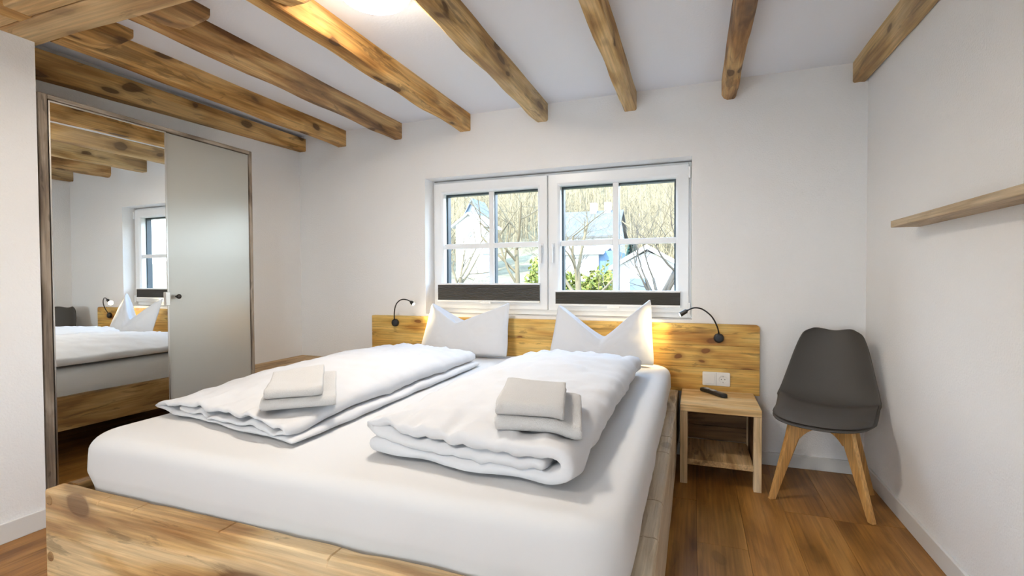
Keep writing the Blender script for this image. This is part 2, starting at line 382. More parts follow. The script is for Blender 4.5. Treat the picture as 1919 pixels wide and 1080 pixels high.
BEAMS = [  # x0,x1,bottom, wood, chamfer, label
    (.002, .068, 2.143, 0, .005, 'dark honey ceiling beam tight against the left wall above the wardrobe'),
    (.394, .472, 2.146, 0, .010, 'honey coloured ceiling beam, second from the left wall'),
    (.902, .985, 2.150, 1, .016, 'dark streaked brown ceiling beam, third from the left wall'),
    (1.466, 1.556, 2.150, 0, .012, 'ceiling beam lit orange by the round lamp, left of the lamp'),
    (2.045, 2.130, 2.150, 2, .018, 'broad rough-edged ceiling beam just right of the round lamp'),
    (2.632, 2.712, 2.152, 2, .014, 'greyish ceiling beam ending above the right half of the window'),
    (3.204, 3.282, 2.150, 1, .026, 'knotty waney ceiling beam between window and right wall'),
    (3.866, 3.932, 2.158, 2, .012, 'pale ceiling beam in the corner against the right wall')]
for i, (a, b, z, wd, ch, lb) in enumerate(BEAMS):
    tag(obj('ceiling_beam', hewn(a, b, z, H+.01 if i else 2.243, YP+.03 if i > 0 else YP+.004, .004, 10+i, ch, .006 if i else .003), beam_w[wd], smooth=False), lb, 'beam', 'ceiling beams running to the window wall')
for v in C.objects['ceiling_beam'].data.vertices: v.co.z += v.co.y*(.030 if v.co.z < 2.2 else .011)   # the outermost beam sags towards the front
STUBS = [(.490, .590, 2.142, -1.635, 0, 'rounded beam end lapping beside the second beam, left of the three stubs'),
         (.992, 1.085, 2.142, -1.635, 1, 'rounded beam end lapping beside the dark third beam, middle of the three stubs'),
         (1.562, 1.655, 2.148, -1.60, 0, 'rounded beam end catching lamp light beside the orange-lit beam')]
XS = [(s[0], s[1]) for s in STUBS] + [(2.15, 2.24), (2.73, 2.82), (3.31, 3.40)]
for i, (a, b, z, ye, wd, lb) in enumerate(STUBS):
    tag(obj('lapped_beam', hewn(a, b, z, H+.01, YF, ye, 40+i, .016, .006, rnd=.20), beam_w[wd]), lb, 'beam', 'beam ends from the front of the room')
bm1 = hewn(-2.01, -1.868, 2.140, H-.001, XP-.2, W, 60, .006, .003, 'x')
g = thing('cross_girder', 'wide pale timber girder crossing the ceiling above the near left wall', 'beam', (.2, -1.95, 2.14))
obj('timber', bm1, girder_w, g, world=True)
obj('timber', hewn(-2.10, -2.012, 2.143, H-.001, XP-.2, W, 61, .006, .003, 'x'), girder_w, g, world=True)

# ------------------------------------------------------------------ ceiling lamps
def dome_lamp(x, y, label):
    t = thing('ceiling_lamp', label, 'lamp', (x, y, H))
    bm = bmesh.new(); lathe(bm, [(0, -.002), (.140, -.002), (.142, -.043), (.137, -.045), (.135, -.038), (.0, -.038)], n=48); obj('base_ring', bm, pvc, t, smooth=False)
    bm = bmesh.new(); lathe(bm, [(.0, -.0385), (.134, -.039), (.134, -.049), (.127, -.062), (.106, -.073), (.065, -.081), (.0, -.084)], n=48)
    obj('diffuser', bm, lamp_e, t, smooth=True)
    ld = bpy.data.lights.new('lamp_glow', 'AREA'); ld.shape = 'DISK'; ld.size = .22; ld.energy = LAMP_W; ld.color = (1, .93, .84)
    lo = bpy.data.objects.new('lamp_glow', ld); C.objects.link(lo); lo.location = (0, 0, -.088); lo.parent = t
dome_lamp(1.868, -1.545, 'round white ceiling lamp glowing between two beams')
dome_lamp(2.0, -3.7, 'added round white ceiling lamp, unseen behind the camera, evening out the light')  # unseen lamp added so the near walls get even light

# ------------------------------------------------------------------ wardrobe
WX = .30; Y0, Y1, ZT = -1.862, -.735, 1.944
wd = thing('wardrobe', 'shallow wardrobe with weathered wood frame, mirror door and plain satin door', 'wardrobe', (.15, (Y0+Y1)/2, 0))
bm = bmesh.new(); box(bm, .004, WX-.03, Y0+.004, Y0+.022, .0, ZT-.004); box(bm, .004, WX-.03, Y1-.022, Y1-.004, 0, ZT-.004)
box(bm, .004, WX-.03, Y0+.022, Y1-.022, ZT-.024, ZT-.004); box(bm, .004, .012, Y0+.022, Y1-.022, .0, ZT-.024); box(bm, .012, WX-.03, Y0+.022, Y1-.022, .0, .05)
obj('carcass', bm, carc_m, wd, world=True)
obj('frame_stile', hewn(Y0, Y0+.034, .0, .0, 0, 1, 1) if 0 else bx(WX-.03, WX+.004, Y0, Y0+.034, 0, ZT), frame_w, wd, world=True, bevel=.003)
obj('frame_stile', bx(WX-.03, WX+.004, Y1-.02, Y1, 0, ZT), frame_w, wd, world=True, bevel=.003)
obj('frame_head', bx(WX-.03, WX+.004, Y0+.034, Y1-.02, ZT-.022, ZT), framey_w, wd, world=True, bevel=.003)
YM = -1.298
dz0, dz1 = .03, ZT-.026
d1 = obj('door', bx(WX-.022, WX-.004, YM+.004, Y1-.024, dz0, dz1), door_m, wd, world=True, bevel=.002, label='plain satin grey-beige door')
bm = bmesh.new(); lathe(bm, [(.0, 0), (.006, 0), (.005, .012), (.012, .018), (.014, .026), (.009, .033), (0, .034)], (WX-.004, -1.252, 1.003), 'x', 16)
obj('knob', bm, darkmet, d1, smooth=True, world=True)
# the mirror door stands a little ajar: hinge at the left stile
ANG = .016
md = bpy.data.objects.new('mirror_door', None); C.objects.link(md); md.parent = wd
md.location = Vector((WX, Y0+.038, 0)) - wd.location; md.rotation_euler = (0, 0, -ANG)
Ld = YM-.004-(Y0+.038)
obj('door_backing', bx(-.020, -.005, 0, Ld, dz0, dz1), carc_m, md)
obj('mirror', bx(-.005, 0.0, .006, Ld-.006, dz0+.006, dz1-.006), mirror_m, md)
bm = bmesh.new(); box(bm, -.006, .003, 0, .006, dz0, dz1); box(bm, -.006, .003, Ld-.006, Ld, dz0, dz1)
box(bm, -.006, .003, .006, Ld-.006, dz0, dz0+.006); box(bm, -.006, .003, .006, Ld-.006, dz1-.006, dz1)
obj('edge_trim', bm, chrome, md)
bm = bmesh.new(); box(bm, -.004, .010, Ld-.022, Ld+.002, .955, 1.03)
obj('pull_plate', bm, chrome, md, bevel=.002, label='small bright metal pull plate')

# ------------------------------------------------------------------ wooden ledge in the corner
lg = thing('wooden_ledge', 'low honey wood ledge filling the corner between wardrobe and bed', 'ledge', (.45, -.37, 0))
bm = bx(.003, .722, Y1+.004, -.003, .440, .467); obj('top_board', bm, ledge_w, lg, world=True, bevel=.003)
obj('front_board', bx(.70, .72, Y1+.006, -.02, .0, .440), ledge_w, lg, world=True)
obj('side_board', bx(.31, .70, Y1+.006, Y1+.026, .0, .440), ledge_w, lg, world=True)

# ------------------------------------------------------------------ headboard with its switches
HX0, HX1 = .728, 3.412
hb = thing('headboard', 'long honey knotty wood headboard panel fixed below the window', 'headboard', (2.07, -.02, .40))
zs = [.405, .555, .69, .818]
for k in range(3):
    bm = bmesh.new(); x1 = HX1; y0, y1 = -.040, -.003; z0, z1 = zs[k]+.0007, zs[k+1]-.0007
    if k == 2:   # rounded upper corners
        pts = [(HX0, z0), (HX1, z0)]
        for q in range(5):
            a = q*PI/8; pts.append((HX1-.02+.02*math.cos(a), z1-.02+.02*math.sin(a)))
        pts += [(HX0+.006, z1), (HX0, z1-.006)]
    else: pts = [(HX0, z0), (HX1, z0), (HX1, z1), (HX0, z1)]
    A = [bm.verts.new((x, y0, z)) for x, z in pts]; B = [bm.verts.new((x, y1, z)) for x, z in pts]
    bm.faces.new(A); bm.faces.new(B[::-1])
    for i in range(len(A)): j = (i+1) % len(A); bm.faces.new((A[i], B[i], B[j], A[j]))
    obj('board', bm, head_w, hb, world=True, bevel=.001)
sk = thing('switch_and_socket', 'white double plate with light switch and power socket above the nightstand', 'socket', (3.179, -.040, .4915), 0)
bm = bmesh.new(); rounded_plate(bm, .152, .081, .009, .006); obj('plate', bm, socket_m, sk, bevel=.002)
rk = bmesh.new(); box(rk, -.067, -.0085, -.0125, -.006, -.029, .029); obj('rocker', rk, socket_m, sk, bevel=.002)
bm = bmesh.new(); lathe(bm, [(.0272, -.0085), (.0285, -.0125), (.0220, -.0128), (.0205, -.0095), (0, -.0095)], (.0375, 0, 0), 'y', 32)
so = obj('socket_ring', bm, socket_m, sk, smooth=False)
for dx in (-.0095, .0095):
    bm = bmesh.new(); lathe(bm, [(0, -.0102), (.0028, -.0102), (.0028, -.008)], (.0375+dx, 0, 0), 'y', 12); obj('pin_hole', bm, slot_m, so)
for dzv in (-.0175, .0175):
    obj('earth_clip', bx(.0345, .0405, -.0122, -.0095, dzv-.0035, dzv+.0035), chrome, so)
obj('frame_joint', bx(-.0006, .0006, -.0096, -.0088, -.0385, .0385), slot_m, sk)

# ------------------------------------------------------------------ reading lamps
def reading_lamp(base, pts, label, tipdir, hl=.05):
    bxp = Vector(base); t = thing('reading_lamp', label, 'lamp', base)
    bm = bmesh.new(); lathe(bm, [(0, .0), (.028, .0), (.0285, -.014), (.027, -.020), (.018, -.023), (0, -.0235)], (0, 0, 0), 'y', 32)
    obj('wall_base', bm, blk, t, smooth=False, bevel=.001)
    P = [Vector(p)-bxp for p in pts]
    # smooth path
    Q = []
    for i in range(len(P)-1):
        p0, p1, p2, p3 = P[max(i-1, 0)], P[i], P[i+1], P[min(i+2, len(P)-1)]
        for k in range(6):
            u = k/6; Q.append(.5*((2*p1)+(p2-p0)*u+(2*p0-5*p1+4*p2-p3)*u*u+(3*p1-p0-3*p2+p3)*u**3))
    Q.append(P[-1])
    bm = bmesh.new(); tube(bm, Q, .0042, 10); obj('gooseneck', bm, blk, t, smooth=True)
    d = Vector(tipdir).normalized(); a = P[-1]
    bm = bmesh.new(); tube(bm, [a-d*.004, a+d*.004, a+d*.006, a+d*hl, a+d*(hl+.001)], [.006, .008, .0125, .0145, .0135], 20)
    hd = obj('lamp_head', bm, blk, t, smooth=False)
    tip = a+d*(hl+.0012)
    bm = bmesh.new(); tube(bm, [tip, tip+d*.004], [.0095, .006], 16); obj('led_lens', bm, led_e, hd, smooth=True)
    ld = bpy.data.lights.new('reading_glow', 'SPOT'); ld.energy = READ_W*6; ld.color = (1, .78, .42); ld.spot_size = 2.0; ld.spot_blend = 1.0; ld.shadow_soft_size = .02
    lo = bpy.data.objects.new('reading_glow', ld); C.objects.link(lo); lo.parent = t
    lo.location = tip+d*.012; lo.rotation_euler = d.to_track_quat('-Z', 'Y').to_euler()
reading_lamp((.946, -.041, .766), [(.946, -.064, .790), (.962, -.085, .855), (.990, -.10, .910), (1.035, -.108, .942), (1.085, -.11, .943), (1.118, -.11, .930)],
             'lit black gooseneck reading lamp on left end of headboard', (.75, -.05, -.50), .03)
reading_lamp((3.192, -.041, .737), [(3.192, -.064, .765), (3.180, -.095, .812), (3.150, -.125, .870), (3.100, -.145, .912), (3.055, -.155, .920), (3.018, -.160, .905)],
             'black gooseneck reading lamp on right end of headboard above the socket', (-.84, .06, -.54), .046)

# ------------------------------------------------------------------ bed
BX0, BX1, BY0 = 1.04, 2.967, -2.222
bed = thing('double_bed', 'wide rustic timber double bed with white fitted sheet on mattress', 'bed', (2.0, -1.13, 0))
def plankbm(x0, x1, y0, y1, z0, z1, seed, axis='x', ch=.006, wob=.003, cracks=0):
    bm = bmesh.new(); L = (x1-x0) if axis == 'x' else (y1-y0); n = int(L/.035); rings = []
    def nn(k, t, s): return noise.noise(Vector((k*5.7+seed, t*s, seed*1.7)))
    A_, B_ = (x0, x1) if axis == 'x' else (y0, y1)
    qs = sorted([(A_+(B_-A_)*i/n, 0) for i in range(n+1)] + [(c+d_, dp if d_ == 0 else 0) for c, dp in (cracks or ()) for d_ in (-.0035, 0, .0035)])
    for q, dip in qs:
        a0, a1 = (y0, y1) if axis == 'x' else (x0, x1)
        a0 += wob*.5*nn(1, q, 3); a1 += wob*.5*nn(2, q, 3); zz = z1+wob*nn(3, q, 4)-dip
        c0 = ch*(1+.9*nn(4, q, 9)+.8*max(0, nn(7, q, 20))); c1 = ch*(1+.9*nn(5, q, 9)+.8*max(0, nn(8, q, 20)))
        prof = [(a0, z0), (a0, zz-c0), (a0+c0*.3, zz-c0*.3), (a0+c0, zz), ((a0+a1)/2, zz+wob*.6*nn(6, q, 8)), (a1-c1, zz), (a1-c1*.3, zz-c1*.3), (a1, zz-c1), (a1, z0)]
        rings.append([bm.verts.new((q, p[0], p[1]) if axis == 'x' else (p[0], q, p[1])) for p in prof])
    for r, s in zip(rings, rings[1:]):
        for k in range(9): bm.faces.new((r[k], r[(k+1) % 9], s[(k+1) % 9], s[k]))
    bm.faces.new(rings[0]); bm.faces.new(rings[-1][::-1]); return bm
fb = obj('foot_board', plankbm(BX0, BX1, BY0, BY0+.062, .10, .405, 2, 'x', .009, .005, [(1.31, .005), (1.47, .006), (1.83, .007), (2.2, .006), (2.63, .006)]), bedx_w, bed, world=True)
for z, zz in ((.372, 0), (.185, 0)):
    bm = bmesh.new(); lathe(bm, [(0, BY0-.002), (.014, BY0-.002), (.017, BY0+.001), (.017, BY0+.01)], (1.062, 0, z), 'y', 20)
    obj('dowel_plug', bm, wood('plug_wood', (.20, .10, .04), (.34, .19, .08), (.4, .24, .1), 'x', 4, knots=0), fb, world=True)
obj('side_rail', plankbm(BX0, BX0+.056, BY0+.0635, -.045, .21, .405, 5, 'y', .008, .004), bedl_w, bed, world=True)
obj('side_rail', plankbm(BX1-.056, BX1, BY0+.0635, -.045, .12, .408, 6, 'y', .012, .007, [(-1.86, .004), (-1.62, .007), (-1.19, .003), (-.98, .005), (-.55, .003)]), bedy_w, bed, world=True)
obj('slat_base', bx(BX0+.057, BX1-.057, BY0+.0635, -.05, .29, .335), carc_m, bed, world=True)
for x, y in ((1.35, -1.95), (2.65, -1.95), (1.35, -.3), (2.65, -.3)):
    obj('leg', bx(x-.04, x+.04, y-.04, y+.04, 0, .29), carc_m, bed, world=True, bevel=.004)
# mattress under its fitted sheet
def mattress():
    bm = bmesh.new(); x0, x1, y0, y1 = 1.068, 2.928, -2.168, -.055; z0, z1 = .337, .571
    cx, cy = (x0+x1)/2, (y0+y1)/2; hx, hy = (x1-x0)/2, (y1-y0)/2
    def outline(n, inset, rad):
        pts = []; X, Y = hx-inset, hy-inset; r = max(.004, rad-inset*.6); seg = n//4
        for c, (sx_, sy_) in enumerate(((1, 1), (-1, 1), (-1, -1), (1, -1))):
            # straight + arc
            for k in range(9):
                a = c*PI/2+k*PI/16; pts.append((sx_*(X-r)+r*math.cos(a), sy_*(Y-r)+r*math.sin(a)))
            nxt = [(-1, 1), (-1, -1), (1, -1), (1, 1)][c]
            a = (c+1)*PI/2; p = (sx_*(X-r)+r*math.cos(a), sy_*(Y-r)+r*math.sin(a)); q = (nxt[0]*(X-r)+r*math.cos(a), nxt[1]*(Y-r)+r*math.sin(a))
            for k in range(1, 32): pts.append((p[0]+(q[0]-p[0])*k/32, p[1]+(q[1]-p[1])*k/32))
        return pts
    R = .055; levels = [(z0, .03), (z0+.03, .020), (z0+.07, .012), (z0+.10, .004), ((z0+z1)/2, 0), (z1-R-.01, .002)]
    for k in range(1, 8):
        a = k*PI/2/8; levels.append((z1-R+R*math.sin(a), R*(1-math.cos(a))+.002))
    levels += [(z1, R+.004), (z1+.002, R+.06), (z1+.004, R+.16), (z1+.006, R+.32), (z1+.007, R+.5), (z1+.007, R+.72)]
    rings = []
    for z, ins in levels:
        rg = []
        for (px, py) in outline(0, ins, .13):
            # soft vertical drag folds on the sides near the corners
            cdist = math.hypot(hx-abs(px), hy-abs(py)); side = 1-sm(z1-.10, z1, z)
            wv = noise.noise(Vector((px*9+py*9, (px-py)*5-z*10, 3.3)))*.006*side + noise.noise(Vector((px*3, py*3, z*9)))*.004*side
            f = 1+wv/max(.2, math.hypot(px, py))
            dz = noise.noise(Vector((px*2.1, py*2.1, 1)))*.004*(1-side)
            rg.append(bm.verts.new((cx+px*f, cy+py*f, z+dz)))
        rings.append(rg)
    n = len(rings[0])
    for r, s in zip(rings, rings[1:]):
        for k in range(n): bm.faces.new((r[k], r[(k+1) % n], s[(k+1) % n], s[k]))
    bm.faces.new(rings[0][::-1]); bm.faces.new(rings[-1])
    return bm
obj('mattress', mattress(), sheet, bed, world=True, smooth=True, label='mattress under a white fitted sheet')

# ------------------------------------------------------------------ folded cloth
def resample(path, n):
    P = [Vector((p[0], p[1])) for p in path]
    Q = []
    for i in range(len(P)-1):
        p0, p1, p2, p3 = P[max(i-1, 0)], P[i], P[i+1], P[min(i+2, len(P)-1)]
        for k in range(10):
            u = k/10; Q.append(.5*((2*p1)+(p2-p0)*u+(2*p0-5*p1+4*p2-p3)*u*u+(3*p1-p0-3*p2+p3)*u**3))
    Q.append(P[-1]); D = [0]
    for a, b in zip(Q, Q[1:]): D.append(D[-1]+(b-a).length)
    out = []; j = 0
    for i in range(n):
        s = D[-1]*i/(n-1)
        while j < len(D)-2 and D[j+1] < s: j += 1
        u = (s-D[j])/max(1e-9, D[j+1]-D[j]); out.append(Q[j].lerp(Q[j+1], min(1, u)))
    return out
def fold_mesh(path, th, nt, mapf, n=90, endth=.35, endlen=.08, thf=None, zend=1.0, znoise=None):
    """thick cloth folded along `path` (cross-section, metres) and run through t in 0..1; mapf(s, t, z)->world"""
    P = resample(path, n); bm = bmesh.new(); rings = []
    nor = []
    for i in range(n):
        d = (P[min(i+1, n-1)]-P[max(i-1, 0)]).normalized(); nor.append(Vector((-d.y, d.x)))
    ts = []
    for i in range(nt+1):
        u = i/nt; ts.append(.5-.5*math.cos(PI*u) if nt < 200 else u)
    ts = [.35*a+.65*(i/nt) for i, a in enumerate(ts)]
    for t in ts:
        e = min(t, 1-t)
        f = endth+(1-endth)*math.sqrt(max(0, 1-(1-min(1, e/endlen))**2))
        ring = []
        A = []; B = []
        for i in range(n):
            h = th/2*f*(thf(i/(n-1), t) if thf else 1)
            A.append(P[i]+nor[i]*h); B.append(P[i]-nor[i]*h)
        d0 = (P[0]-P[1]).normalized(); d1 = (P[-1]-P[-2]).normalized(); h0 = (A[0]-P[0]).length; h1 = (A[-1]-P[-1]).length
        loop = A + [P[-1]+nor[-1]*h1*.6+d1*h1*.75, P[-1]+d1*h1, P[-1]-nor[-1]*h1*.6+d1*h1*.75] + B[::-1] + [P[0]-nor[0]*h0*.6+d0*h0*.75, P[0]+d0*h0, P[0]+nor[0]*h0*.6+d0*h0*.75]
        rings.append([bm.verts.new(mapf(q.x, t, q.y*(zend+(1-zend)*sm(0, .25, e)), e)) for q in loop])
    m = len(rings[0])
    for r, s in zip(rings, rings[1:]):
        for k in range(m): bm.faces.new((r[k], r[(k+1) % m], s[(k+1) % m], s[k]))
    for r in (rings[0], rings[-1]):   # close each end as a strip across the cloth's thickness
        A = r[:n]; B = r[n+3:2*n+3][::-1]
        for k in range(n-1): bm.faces.new((A[k], A[k+1], B[k+1], B[k]))
        bm.faces.new((A[-1], r[n], r[n+1], r[n+2], B[-1])); bm.faces.new((B[0], r[2*n+3], r[2*n+4], r[2*n+5], A[0]))
    return bm
def quad_map(FL, FR, BR, BL, z0, w, amp, seed, bulge=.02, front=.84):
    FL, FR, BR, BL = [Vector((*p, 0)) for p in (FL, FR, BR, BL)]
    def f(s, t, z, e):
        u = s/w
        p = (FL.lerp(FR, u)).lerp(BL.lerp(BR, u), t)
        v = Vector((p.x, p.y, z0+z*(front+(1-front)*sm(.02, .5, t))))
        up = sm(.0, .05, z)
        # broad softness and fine creases pulled towards the corners
        n1 = noise.noise(Vector((p.x*3, p.y*3, seed)))*.012*up
        en = 1-sm(0, .22, e)
        cre = noise.noise(Vector((p.x*22+z*10, p.y*7, seed+4+z*9)))*.0095*(.25+en)*up
        cr2 = noise.noise(Vector((p.x*9-p.y*6, p.y*10+p.x*5, seed+8)))*.007*up
        fine = noise.noise(Vector((p.x*30+p.y*16, p.y*20-p.x*10, seed+15)))*.0048*up*(.35+1.1*max(0, noise.noise(Vector((p.x*3, p.y*3, seed+20)))+.35))
        v.z += (n1+cre+cr2+fine)*amp
        v.x += noise.noise(Vector((p.y*9, z*25, seed+2)))*.007*amp
        v.y += noise.noise(Vector((p.x*7, z*30, seed+6)))*.016*amp*en
        v.z += bulge*math.sin(PI*max(0, min(1, u)))*math.sin(PI*t)*up
        v.z = max(v.z, z0+.001)
        return v
    return f
ZM = .584
# right duvet: folded in three, wrapped round at its right, second fold at the left
w_ = .62
pathR = [(-.005, .022), (.10, .020), (.30, .020), (.48, .020), (.565, .024), (.602, .048), (.588, .078), (.53, .090), (.35, .096), (.15, .094), (.03, .084), (-.022, .068), (.03, .053), (.15, .055), (.30, .053), (.44, .052), (.53, .054)]
bm = fold_mesh(pathR, .039, 84, quad_map((2.170, -1.985), (2.79, -2.05), (2.79, -.50), (2.175, -.52), ZM, w_, 1.35, 11, .018, .98), 120, .66, .04, zend=.93)
tag(obj('folded_duvet', bm, linen, None, smooth=True), 'plump white duvet folded in layers on right half of bed', 'duvet', 'duvets folded lengthwise on the bed')
duvR = bpy.context.scene.collection.objects[-1]
# left duvet: top layer folds down at the right over a bottom layer that peeks out
w_ = .84
pathL = [(.835, .013), (.60, .016), (.30, .016), (.10, .017), (.03, .019), (.006, .027), (.03, .036), (.12, .062), (.25, .084), (.45, .097), (.65, .096), (.77, .084), (.812, .062), (.78, .044), (.65, .047), (.40, .049), (.20, .046)]
bm = fold_mesh(pathL, .033, 84, quad_map((1.045, -1.875), (1.885, -2.01), (1.865, -.56), (1.05, -.45), ZM, w_, 1.25, 23, .028, .76), 120, .5, .07, zend=.80)
tag(obj('folded_duvet', bm, linen, None, smooth=True), 'white duvet folded flat on left half of bed beside the wardrobe', 'duvet', 'duvets folded lengthwise on the bed')
duvL = bpy.context.scene.collection.objects[-1]
from mathutils.bvhtree import BVHTree
def bvh(o):
    m = o.data; return BVHTree.FromPolygons([v.co for v in m.vertices], [p.vertices for p in m.polygons])
def drape(o, tr_, base, k=1.0):
    """let a towel follow the soft surface beneath it"""
    ca, sa = math.cos(o.rotation_euler.z), math.sin(o.rotation_euler.z)
    for v in o.data.vertices:
        x, y = o.location.x+v.co.x*ca-v.co.y*sa, o.location.y+v.co.x*sa+v.co.y*ca; hs = []
        for ax, ay in [(0, 0)]+[(r_*math.cos(q*PI/4), r_*math.sin(q*PI/4)) for r_ in (.025, .05) for q in range(8)]:
            h = tr_.ray_cast(Vector((x+ax, y+ay, 2)), Vector((0, 0, -1)))
            if h[0]: hs.append(h[0].z)
        v.co.z += max(-.03, (sum(hs)/len(hs) + .0075 - base)*k)
def top_under(o, cx, cy, w, d, rz):
    """highest point of o below a w x d footprint"""
    tree_ = bvh(o); best = []
    for i in range(7):
        for j in range(7):
            x, y = (i/6-.5)*w*.96, (j/6-.5)*d*.96
            h = tree_.ray_cast(Vector((cx+x*math.cos(rz)-y*math.sin(rz), cy+x*math.sin(rz)+y*math.cos(rz), 2)), Vector((0, 0, -1)))
            if h[0]: best.append(h[0].z)
    return max(best)
def towel(w, d, h, layers, loc, rz, label, seed):
    """towel folded to w x d x h, front (-y) a smooth fold"""
    lt = h/layers; path = []
    for k in range(layers):
        z = lt*(k+.5); a, b = (.0, d) if k % 2 else (d, .0)
        r = lt*.35
        path += [(a+(r if a == 0 else -r), z), (d*.5, z), (b+(r if b == 0 else -r), z)]
        if k < layers-1: path.append((b+(-.001 if b == 0 else .001), z+lt*.5))
    def mp(s, t, z, e):
        x = (t-.5)*w; y = s-d/2
        zz = z+noise.noise(Vector((x*14, y*14, seed)))*.0035*sm(0, h, z)
        x += noise.noise(Vector((z*60, y*9, seed+2)))*.003; y += noise.noise(Vector((x*12, z*40, seed+5)))*.003
        return Vector((x, y, max(.0006, zz)))
    bm = fold_mesh(path, lt*1.02, 26, mp, 60, .72, .06)
    o = obj('folded_towel', bm, terry, None, smooth=True); o.location = loc; o.rotation_euler = (0, 0, rz)
    return tag(o, label, 'towel')
def place(cx, cy, dx, dy, rz): return (cx+dx*math.cos(rz)-dy*math.sin(rz), cy+dx*math.sin(rz)+dy*math.cos(rz))
def stack(duv, FL, rz, wl, dl, hl_, wu, du, hu, labs, seed, off):
    p = place(FL[0], FL[1], wl/2, dl/2, rz); z = top_under(duv, p[0], p[1], wl, dl, rz)+.0005
    towel(wl, dl, hl_, 2, (p[0], p[1], z), rz, labs[0], seed); tr_ = bvh(duv); drape(C.objects[-1], tr_, z)
    p = place(FL[0], FL[1], wu/2+off, du/2+.004, rz)
    towel(wu, du, hu, 2, (p[0], p[1], z+hl_+.003), rz, labs[1], seed+1); drape(C.objects[-1], tr_, z)
stack(duvR, (2.560, -1.992), math.radians(13), .228, .25, .036, .180, .235, .034, ('wider white towel, lower of the two on the right duvet', 'smaller white towel, upper of the two on the right duvet'), 1, .002)
stack(duvL, (1.716, -1.975), math.radians(40), .235, .28, .034, .180, .255, .032, ('wider white towel, lower of the two on the left duvet', 'smaller white towel, upper of the two on the left duvet'), 3, .012)

# ------------------------------------------------------------------ pillows, corners up with a chop in the top edge
def pillow(cx, yb, zb, w, hl, hr, hn, un, label, seed, lean=.14, T=.17):
    """hl/hr corner heights, hn notch height, un notch position (-1..1)"""
    bm = bmesh.new(); nu, nv = 44, 22
    def top(u, back):
        c = un+(.16 if back else 0)*(1 if un < 0 else .2)
        a = (u-c)/(1-c) if u > c else (c-u)/(1+c)
        hh = hr if u > c else hl
        k = a**(.93 if not back else 1.05)
        return hn+(.012 if back else 0)+(hh-hn)*k
    def thick(u, v):
        e = max(0, 1-abs(u)**3.2)
        return T/2*(e**.62)*(.45+.55*math.sin(PI*min(1, .12+v*.80)))*(1-.25*v)
    def xs(u, v):
        return cx+w/2*u*(1-.06*math.sin(PI*v)+.05*(1-v)-.05*sm(.6, 1, v)) + .010*noise.noise(Vector((u*2, v*3, seed)))
    rings = []
    for i in range(nu+1):
        u = -1+2*i/nu; ring = []
        for side in (0, 1):
            R = range(nv+1) if side == 0 else range(nv, -1, -1)
            for j in R:
                v = j/nv; h = top(u, side); z = zb+h*v
                th = thick(u, v); wr = .004*noise.noise(Vector((u*5, v*5, seed+side*3)))*(1-abs(u)**6) + .0035*noise.noise(Vector((u*14+v*9, v*12-u*8, seed+side*3)))*(1-abs(u)**6)
                y = yb+lean*v*h/.36+(-th-wr if side == 0 else th*.75+wr)
                if j == 0: y = yb+(-1 if side == 0 else 1)*th*.35
                ring.append(bm.verts.new((xs(u, v), y, z)))
            if side == 0:   # the sunken seam between front and back lips
                v = 1; hf, hb_ = top(u, 0), top(u, 1); th = thick(u, 1)
                dip = .05*(1-abs(u)**1.5)
                for q in (.3, .5, .7):
                    y = yb+lean*hf/.36-th+(th*1.75)*q
                    ring.append(bm.verts.new((xs(u, 1), y, zb+(hf*(1-q)+hb_*q)-dip*(1-abs(q-.5)*2.0)**.7*min(1, th*14))))
        rings.append(ring)
    m = len(rings[0])
    for r, s in zip(rings, rings[1:]):
        for k in range(m): bm.faces.new((r[k], r[(k+1) % m], s[(k+1) % m], s[k]))
    bm.faces.new(rings[0]); bm.faces.new(rings[-1][::-1])
    bmesh.ops.remove_doubles(bm, verts=bm.verts, dist=.0004)
    return tag(obj('pillow', bm, linen, None, smooth=True, sub=1), label, 'pillow', 'pillows standing against the headboard')
pillow(1.595, -.245, ZM+.003, .63, .330, .340, .205, -.22, 'white chopped pillow standing behind the left duvet', 2)
pillow(2.520, -.255, ZM+.003, .615, .335, .378, .138, .02, 'white chopped pillow standing behind the right duvet', 9)

# ------------------------------------------------------------------ nightstand and remote
ns = thing('nightstand', 'small open pale wooden nightstand right of the bed', 'nightstand', (3.18, -.25, 0))
nx0, nx1, ny0, ny1, nh = 2.986, 3.378, -.445, -.047, .422
obj('top', bx(nx0, nx1, ny0, ny1, nh-.036, nh), night_w, ns, world=True, bevel=.003)
for x in (nx0, nx1-.037):
    for y in (ny0+.002, ny1-.037): obj('leg', bx(x, x+.037, y, y+.037, 0, nh-.0365), nightz_w, ns, world=True, bevel=.002)
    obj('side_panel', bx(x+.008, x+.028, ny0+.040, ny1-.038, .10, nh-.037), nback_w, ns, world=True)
obj('shelf', bx(nx0+.0375, nx1-.0375, ny0+.006, ny1-.03, .103, .133), ledge_w, ns, world=True, bevel=.002)
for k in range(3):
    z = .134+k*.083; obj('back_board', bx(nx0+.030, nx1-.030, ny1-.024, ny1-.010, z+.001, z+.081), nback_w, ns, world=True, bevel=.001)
rm = thing('remote_control', 'black remote control lying diagonally on the nightstand', 'remote control', (3.160, -.150, nh), math.radians(-53))
bm = bmesh.new(); L_ = .205
prof = []
for i in range(17):
    t_ = i/16; x = -L_/2+L_*t_; wv = .0205+.003*math.cos(t_*2*PI); e = min(t_, 1-t_)
    k = math.sqrt(max(0, 1-(1-min(1, e/.10))**2)); wv *= .45+.55*k
    hgt = .023*(.55+.45*k); ring = []
    for a in range(16):
        an = a*2*PI/16; cs, s_ = math.cos(an), math.sin(an)
        ring.append(bm.verts.new((x, wv*math.copysign(abs(cs)**.6, cs), hgt/2+.0005+hgt/2*math.copysign(abs(s_)**.6, s_))))
    prof.append(ring)
